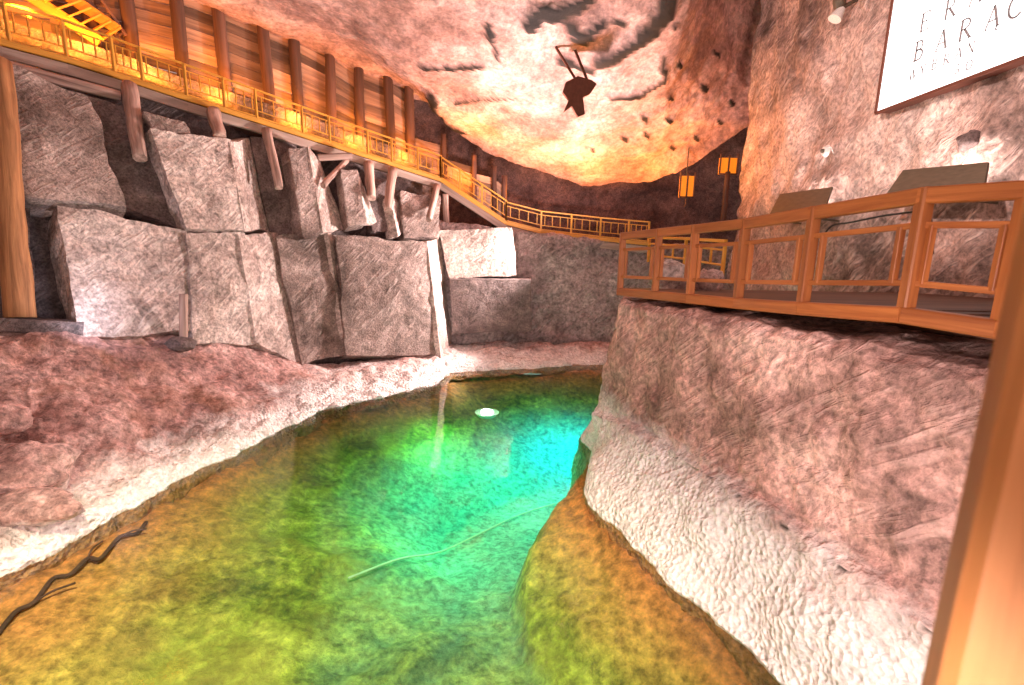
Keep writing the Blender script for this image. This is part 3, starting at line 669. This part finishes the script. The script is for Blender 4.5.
bed_b = beam('ledge_sill', at(-30, 322, 9.9), at(84, 328, 11.0), 0.5, 0.3, m_dark); tag(bed_b, 'dark stone sill under the timber pole', 'sill', kind='structure')

# ------------------------------------------------------------------ in the pool
def tube(name, pts, r, mat, parent=None, n=8):
    """round cable as one mesh through the points (Catmull-Rom)"""
    p = [Vector(q) for q in pts]; p = [p[0] * 2 - p[1]] + p + [p[-1] * 2 - p[-2]]; c = []
    for i in range(1, len(p) - 2):
        for k in range(6):
            t = k / 6; c.append(0.5 * ((2 * p[i]) + (p[i + 1] - p[i - 1]) * t + (2 * p[i - 1] - 5 * p[i] + 4 * p[i + 1] - p[i + 2]) * t * t + (3 * p[i] - p[i - 1] - 3 * p[i + 1] + p[i + 2]) * t ** 3))
    c.append(p[-2]); V = []; Fc = []
    for i, q in enumerate(c):
        m = frame(c[max(0, i - 1)], c[min(len(c) - 1, i + 1)]).to_3x3()
        V += [q + m @ Vector((0, math.cos(2 * math.pi * k / n) * r, math.sin(2 * math.pi * k / n) * r)) for k in range(n)]
    for i in range(len(c) - 1):
        Fc += [(i * n + k, i * n + (k + 1) % n, (i + 1) * n + (k + 1) % n, (i + 1) * n + k) for k in range(n)]
    Fc += [tuple(range(n - 1, -1, -1)), tuple(range((len(c) - 1) * n, len(c) * n))]
    return link(name, mesh(name, V, Fc), mat, parent, None, True)
def bedz(x, y):
    j = int(np.clip((x + 12) / 21 * 189, 0, 189)); i = int(np.clip((y + 4) / 25 * 219, 0, 219)); return WATER - dep[i, j]
pts = []
for x, y in [(596, 470), (560, 478), (520, 492), (480, 515), (440, 545), (400, 572), (350, 606)]:
    p = atz(x, y, WATER - 1.6); pts.append((p.x, p.y, bedz(p.x, p.y) + 0.09))
o = tube('pool_cable', pts, 0.02, m_cable); tag(o, 'pale cable lying across the pool bottom', 'cable')
pts = []
for x, y in [(4, 662), (22, 640), (40, 630), (58, 608), (75, 602), (92, 586), (105, 584), (124, 564), (140, 558), (150, 548)]:
    p = atz(x, y, WATER - 0.7); pts.append((p.x, p.y, bedz(p.x, p.y) + 0.08))
o = empty('crack_shadow', pts[4], None, None); tube('main_strand', pts, 0.032, m_log, o)
for k, (dx, dy) in ((2, (0.25, 0.35)), (5, (-0.1, 0.4)), (7, (0.3, 0.2))):
    q = pts[k]; tube('side_strand', [q, (q[0] + dx * 0.5, q[1] + dy * 0.4, q[2] + 0.06), (q[0] + dx, q[1] + dy, q[2] + 0.03)], 0.016, m_log, o)
tag(o, 'dark crooked branch and its shadow built as a strand in the shallow orange water', 'crack')  # dark strand put in for a crack with shadow
pc = atz(487, 407, WATER)
ul = empty('pool_lamp_fitting', (pc.x, pc.y, WATER - 0.35), 'bright round lamp shining just below the green water surface', 'lamp')
bm = bmesh.new(); bmesh.ops.create_cone(bm, cap_ends=True, segments=24, radius1=0.25, radius2=0.36, depth=0.12); me = bpy.data.meshes.new('halo_dish'); bm.to_mesh(me); bm.free()
hs = link('halo_dish', me, m_dish, ul, Matrix.Translation((pc.x, pc.y, WATER - 0.22)))  # added dish that makes the glow ring of the lamp
bm = bmesh.new(); bmesh.ops.create_uvsphere(bm, u_segments=20, v_segments=10, radius=0.17); me = bpy.data.meshes.new('lens'); bm.to_mesh(me); bm.free()
ln = link('lens', me, m_bulb, None, Matrix.Diagonal((1, 1, 0.35, 1)), True); ln.parent = hs; ln.location = (0, 0, 0.07)

# ------------------------------------------------------------------ sign and fittings on the right wall
SX = 8.72
sg = empty('sign_lightbox', (SX, 11.2, 3.4), 'large white illuminated sign with grey capital letters on the right wall', 'sign')
yl, yr, zb, zt = 12.9 * SX / 9, 6.2, 3.38, 6.05
V = [(SX + 0.05, yl, zb), (SX + 0.05, yr, zb), (SX + 0.05, yr, zt), (SX + 0.05, yl, zt)]; V += [(9.05, y, z) for _, y, z in V]
link('backing_box', mesh('backing_box', V, [(0, 1, 2, 3), (7, 6, 5, 4), (0, 4, 5, 1), (1, 5, 6, 2), (2, 6, 7, 3), (3, 7, 4, 0)]), m_rust, sg)
V = [(SX, yl, zb), (SX, yr, zb), (SX, yr, zt), (SX, yl, zt)]; V += [(SX + 0.045, y, z) for _, y, z in V]
lpn = link('light_panel', mesh('light_panel', V, [(0, 1, 2, 3), (7, 6, 5, 4), (0, 4, 5, 1), (1, 5, 6, 2), (2, 6, 7, 3), (3, 7, 4, 0)]), m_sign, sg)
for p, q in (((SX, yl, zb), (SX, yr, zb)), ((SX, yl, zt), (SX, yr, zt)), ((SX, yl, zb), (SX, yl, zt)), ((SX, yr, zb), (SX, yr, zt))):
    beam('frame_edge', p, q, 0.07, 0.07, m_rust, sg)
# capital letters drawn with thick and thin pen strokes: (points, width)
T, N_ = 0.11, 0.055
def arc(cx, cy, rx, ry, a0, a1, n=10): return [(cx + rx * math.cos(R(a0 + (a1 - a0) * i / n)), cy + ry * math.sin(R(a0 + (a1 - a0) * i / n))) for i in range(n + 1)]
def ser(x, y, s=0.11): return ([(x - s, y), (x + s, y)], 0.035)
GL = {
 'E': [([(0.12, 0), (0.12, 1)], T), ([(0.02, 0), (0.6, 0)], N_), ([(0.02, 1), (0.58, 1)], N_), ([(0.12, 0.52), (0.45, 0.52)], N_), ([(0.6, 0), (0.62, 0.18)], N_), ([(0.58, 1), (0.6, 0.84)], N_), ([(0.45, 0.43), (0.45, 0.61)], N_)],
 'R': [([(0.12, 0), (0.12, 1)], T), ser(0.12, 0), ser(0.08, 1), ([(0.12, 1), (0.3, 1)] + arc(0.32, 0.76, 0.24, 0.24, 90, -90) + [(0.12, 0.52)], 0.07), ([(0.3, 0.52), (0.68, 0)], T), ser(0.7, 0)],
 'A': [([(0.08, 0), (0.38, 1)], N_), ([(0.38, 1), (0.7, 0)], T), ([(0.19, 0.34), (0.58, 0.34)], N_), ser(0.08, 0), ser(0.7, 0)],
 'B': [([(0.12, 0), (0.12, 1)], T), ([(0.02, 1), (0.3, 1)] + arc(0.3, 0.77, 0.22, 0.23, 90, -90) + [(0.12, 0.54)], 0.07), ([(0.12, 0.54), (0.3, 0.54)] + arc(0.32, 0.27, 0.27, 0.27, 90, -90) + [(0.02, 0)], 0.08)],
 'C': [(arc(0.42, 0.5, 0.36, 0.5, 48, 312, 20), 0.09), ([(0.66, 0.87), (0.68, 0.68)], N_)],
 'W': [([(0.02, 1), (0.28, 0)], T), ([(0.28, 0), (0.52, 1)], N_), ([(0.5, 1), (0.76, 0)], T), ([(0.76, 0), (1.0, 1)], N_), ser(0.02, 1), ser(1.0, 1)],
 'Y': [([(0.04, 1), (0.36, 0.5)], T), ([(0.36, 0.5), (0.66, 1)], N_), ([(0.36, 0.5), (0.36, 0)], T), ser(0.36, 0), ser(0.04, 1), ser(0.66, 1)],
 'N': [([(0.1, 0), (0.1, 1)], N_), ([(0.1, 1), (0.68, 0)], T), ([(0.68, 0), (0.68, 1)], N_), ser(0.1, 0), ser(0.68, 1), ser(0.06, 1)],
 'S': [(arc(0.3, 0.75, 0.22, 0.25, 30, 270, 12) + arc(0.3, 0.25, 0.24, 0.25, 90, -150, 12), 0.09)],
 'O': [(arc(0.42, 0.5, 0.36, 0.5, 0, 360, 24), 0.09)],
}
GL['Ą'] = GL['A'] + [([(0.7, 0), (0.62, -0.14), (0.74, -0.2)], 0.05)]
def letter(ch, y0, z0, size):
    bm = bmesh.new()
    for pts, wid in GL[ch]:
        for (ax, ay), (bx, by) in zip(pts[:-1], pts[1:]):
            dx, dy = bx - ax, by - ay; l = math.hypot(dx, dy)
            if l < 1e-6: continue
            nx, ny = -dy / l * wid / 2, dx / l * wid / 2; ex, ey = dx / l * wid * 0.15, dy / l * wid * 0.15
            q = [(ax - ex + nx, ay - ey + ny), (ax - ex - nx, ay - ey - ny), (bx + ex - nx, by + ey - ny), (bx + ex + nx, by + ey + ny)]
            vs = [bm.verts.new((SX - 0.012, y0 - u * size, z0 + v * size)) for u, v in q] + [bm.verts.new((SX - 0.002, y0 - u * size, z0 + v * size)) for u, v in q]
            bm.faces.new(vs[:4]); bm.faces.new(vs[4:][::-1])
            for i in range(4): bm.faces.new((vs[i], vs[4 + i], vs[4 + (i + 1) % 4], vs[(i + 1) % 4]))
    me = bpy.data.meshes.new('letter'); bm.to_mesh(me); bm.free(); link('letter', me, m_ink, None).parent = lpn
def atx(x, y, X):
    v = fw * F + rt * (x - 512) + up * (342.5 - y); return v * (X / v.x)
def textline(s, pix, size):
    for ch, (x, y) in zip(s, pix):
        p = atx(x, y, SX); letter(ch, p.y + size * 0.36, p.z - size * 0.5, size)
textline('ERA', [(926, 21), (951, 8), (976, -6)], 0.36)
textline('BARĄC', [(920, 50), (942, 40), (966, 29), (993, 17), (1016, 6)], 0.38)
textline('WYBRAN', [(912, 75), (923, 70), (935, 64), (947, 59), (959, 53), (971, 48)], 0.20)
textline('SO', [(958, 69), (969, 65)], 0.17)

def hood(q, lab):
    """tilted sheet metal shield on two brackets that screens a floodlight from the walkway"""
    f = [atx(x, y, X) for x, y, X in q]; c = sum(f, Vector()) / 4; e = empty('lamp_shield', (8.9, c.y, c.z), lab, 'lamp shield', 'lamp shields on the right wall')
    n = (f[1] - f[0]).cross(f[3] - f[0]).normalized() * 0.04
    V = f + [p + n for p in f]
    me = mesh('shield_plate', V, [(0, 1, 2, 3), (7, 6, 5, 4), (0, 4, 5, 1), (1, 5, 6, 2), (2, 6, 7, 3), (3, 7, 4, 0)]); link('shield_plate', me, m_metal, e)
    for t in (0.2, 0.8):
        p = lerp(f[3], f[2], t); beam('bracket', p, (9.1, p.y, p.z - 0.1), 0.05, 0.05, m_metal, e)
    lo = lerp(f[3], f[2], 0.5); o = lamp('shield_flood', 'AREA', (8.66, c.y, lo.z + 0.15), 45, (1.0, 0.77, 0.70), 0.35, (9.0, c.y, lo.z + 2.4)); return e
hood([(903, 170, 8.5), (988, 162, 8.5), (982, 196, 8.2), (880, 203, 8.2)], 'larger dark tilted metal shield on the pink wall below the sign')
hood([(780, 194, 8.5), (832, 187, 8.5), (822, 216, 8.2), (766, 221, 8.2)], 'smaller dark tilted metal shield on the pink wall farther from the sign')

# small fittings
pf = atx(825, 151, 8.85); rs = empty('wall_rosette', pf, 'round white fitting with short cable on the pink wall', 'wall fitting')
bm = bmesh.new(); bmesh.ops.create_cone(bm, cap_ends=True, segments=16, radius1=0.17, radius2=0.11, depth=0.1); me = bpy.data.meshes.new('disc'); bm.to_mesh(me); bm.free()
link('disc', me, m_white, rs, Matrix.Translation(pf) @ Matrix.Rotation(R(-90), 4, 'Y'))
bm = bmesh.new(); bmesh.ops.create_uvsphere(bm, u_segments=12, v_segments=8, radius=0.06); me = bpy.data.meshes.new('knob'); bm.to_mesh(me); bm.free()
link('knob', me, m_metal, rs, Matrix.Translation(pf + Vector((-0.07, 0, 0))), True)
tube('cord', [pf + Vector((0, -0.1, 0.08)), pf + Vector((0, -0.25, 0.05)), pf + Vector((0.05, -0.32, -0.12))], 0.018, m_white, rs)
pf = atx(838, 14, 8.6); sp_ = empty('wall_spotlight', pf, 'small dark and white spotlight on the wall left of the sign', 'spotlight')
bm = bmesh.new(); bmesh.ops.create_cone(bm, cap_ends=True, segments=16, radius1=0.17, radius2=0.10, depth=0.3); me = bpy.data.meshes.new('lamp_head'); bm.to_mesh(me); bm.free()
link('lamp_head', me, m_white, sp_, Matrix.Translation(pf) @ Matrix.Rotation(R(30), 4, 'Y'))
log('lamp_arm', pf + Vector((0, 0, 0.1)), pf + Vector((0.45, 0, 0.35)), 0.05, 0.05, m_metal, sp_, 8, 3)
boulder('mount_block', pf + Vector((0.0, 0, 0.3)), 0.16, 0.16, 0.2, m_metal, sp_, 3.0, 3)
pf = atx(969, 141, 8.9); o = boulder('jutting_stone', pf, 0.2, 0.2, 0.17, m_dark, None, 6.0, 3, 0.4); tag(o, 'small dark stone knob sticking out below the sign', 'stone')

# amber lanterns in the alcove
for (x0, y0, x1, y1, d, lab) in [(679, 176, 695, 197, 22.0, 'square amber lit wooden frame hanging in the alcove'), (719, 158, 738, 174, 21.0, 'amber lit crossed wooden frame beside the right wall')]:
    a, b = at(x0, y1, d), at(x1, y0, d); e = empty('amber_lantern', (a.x, d, a.z), lab, 'lantern', 'amber lanterns in the alcove')
    V = [(a.x, d, a.z), (b.x, d, a.z), (b.x, d, b.z), (a.x, d, b.z)]; V += [(x, y + 0.12, z) for x, y, z in V]
    link('lit_pane', mesh('lit_pane', V, [(0, 1, 2, 3), (7, 6, 5, 4), (0, 4, 5, 1), (1, 5, 6, 2), (2, 6, 7, 3), (3, 7, 4, 0)]), m_glow, e)
    for p, q in (((a.x, a.z), (a.x, b.z + 0.15)), ((b.x, a.z), (b.x, b.z + 0.15)), ((a.x, a.z), (b.x, a.z)), (((a.x + b.x) / 2, a.z - 0.4), ((a.x + b.x) / 2, b.z + 0.1))):
        beam('frame_bar', (p[0], d - 0.03, p[1]), (q[0], d - 0.03, q[1]), 0.06, 0.06, m_log, e)
e = bpy.data.objects['amber_lantern']; q = at(687, 176, 22.0); beam('hanger', (q.x, 22.06, q.z), (q.x, 22.06, q.z + 1.9), 0.04, 0.04, m_metal, e)
o = log('alcove_pole', at(722, 232, 20.6), at(728, 172, 20.9), 0.12, 0.10, m_log, None, 10, 6, 0.1, 90); tag(o, 'dark thin pole standing below the crossed amber frame', 'pole')

# rusty tool shaped piece hanging from the roof
hp = cp([(572, 62)])[0]; hd = hp.y - 0.55
hk = empty('hanging_iron', at(578, 95, hd), 'rusty jagged iron piece hanging from the roof on two rods', 'hanging iron')
pol = [(566, 82), (578, 76), (592, 80), (597, 84), (590, 94), (583, 97), (585, 114), (578, 117), (572, 106), (564, 112), (569, 100), (563, 92)]
f = [at(x, y, hd) for x, y in pol]; bm = bmesh.new(); vs = [bm.verts.new(p) for p in f]; fc = bm.faces.new(vs)
ext = bmesh.ops.extrude_face_region(bm, geom=[fc]); bmesh.ops.translate(bm, vec=(0, 0.3, 0.05), verts=[g for g in ext['geom'] if isinstance(g, bmesh.types.BMVert)])
bmesh.ops.recalc_face_normals(bm, faces=bm.faces); me = bpy.data.meshes.new('iron_plate'); bm.to_mesh(me); bm.free(); link('iron_plate', me, m_rust, hk)
for (x0, y0, x1, y1) in [(549, 36, 576, 80), (575, 50, 588, 82)]:
    beam('rod', at(x0, y0, hd - 0.1), at(x1, y1, hd + 0.1), 0.07, 0.07, m_rust, hk)

# stones on the deck behind the near corner of the railing
for k, (x, y, d, s, lab) in enumerate([(671, 266, 11.2, (0.42, 0.3, 0.36), 'pale grey stone lying behind the brown railing near its corner'), (709, 267, 10.2, (0.34, 0.3, 0.26), 'brownish stone lying behind the brown railing right of the pale one')]):
    p = at(x, y, d); o = boulder('stone', (p.x, p.y, -0.78 + s[2] * 0.7), *s, m_slab if k == 0 else m_bank, None, 50 + k, 3, 0.4); tag(o, lab, 'stone', 'stones behind the railing')
# thin black cable along the timber railing
pts = []
for k in range(4, 7):
    a = TB[k]
    pts += [a + Vector((0, -0.08, -0.2)), a + Vector((0.02, -0.35, -0.24))]
o = tube('rail_cable', [TB[4] + Vector((0.09, -0.05, -0.35)), TB[4] + Vector((0.1, -0.2, -0.22)), TB[4] + Vector((0.1, -0.5, -0.20)), lerp(TB[4], TB[5], 0.7) + Vector((0.08, 0, -0.19)), TB[5] + Vector((0.1, 0.05, -0.24)), TB[5] + Vector((0.1, -0.08, -0.6))], 0.010, m_bcab)
tag(o, 'thin black cable looped below the top rail of the brown railing', 'cable')
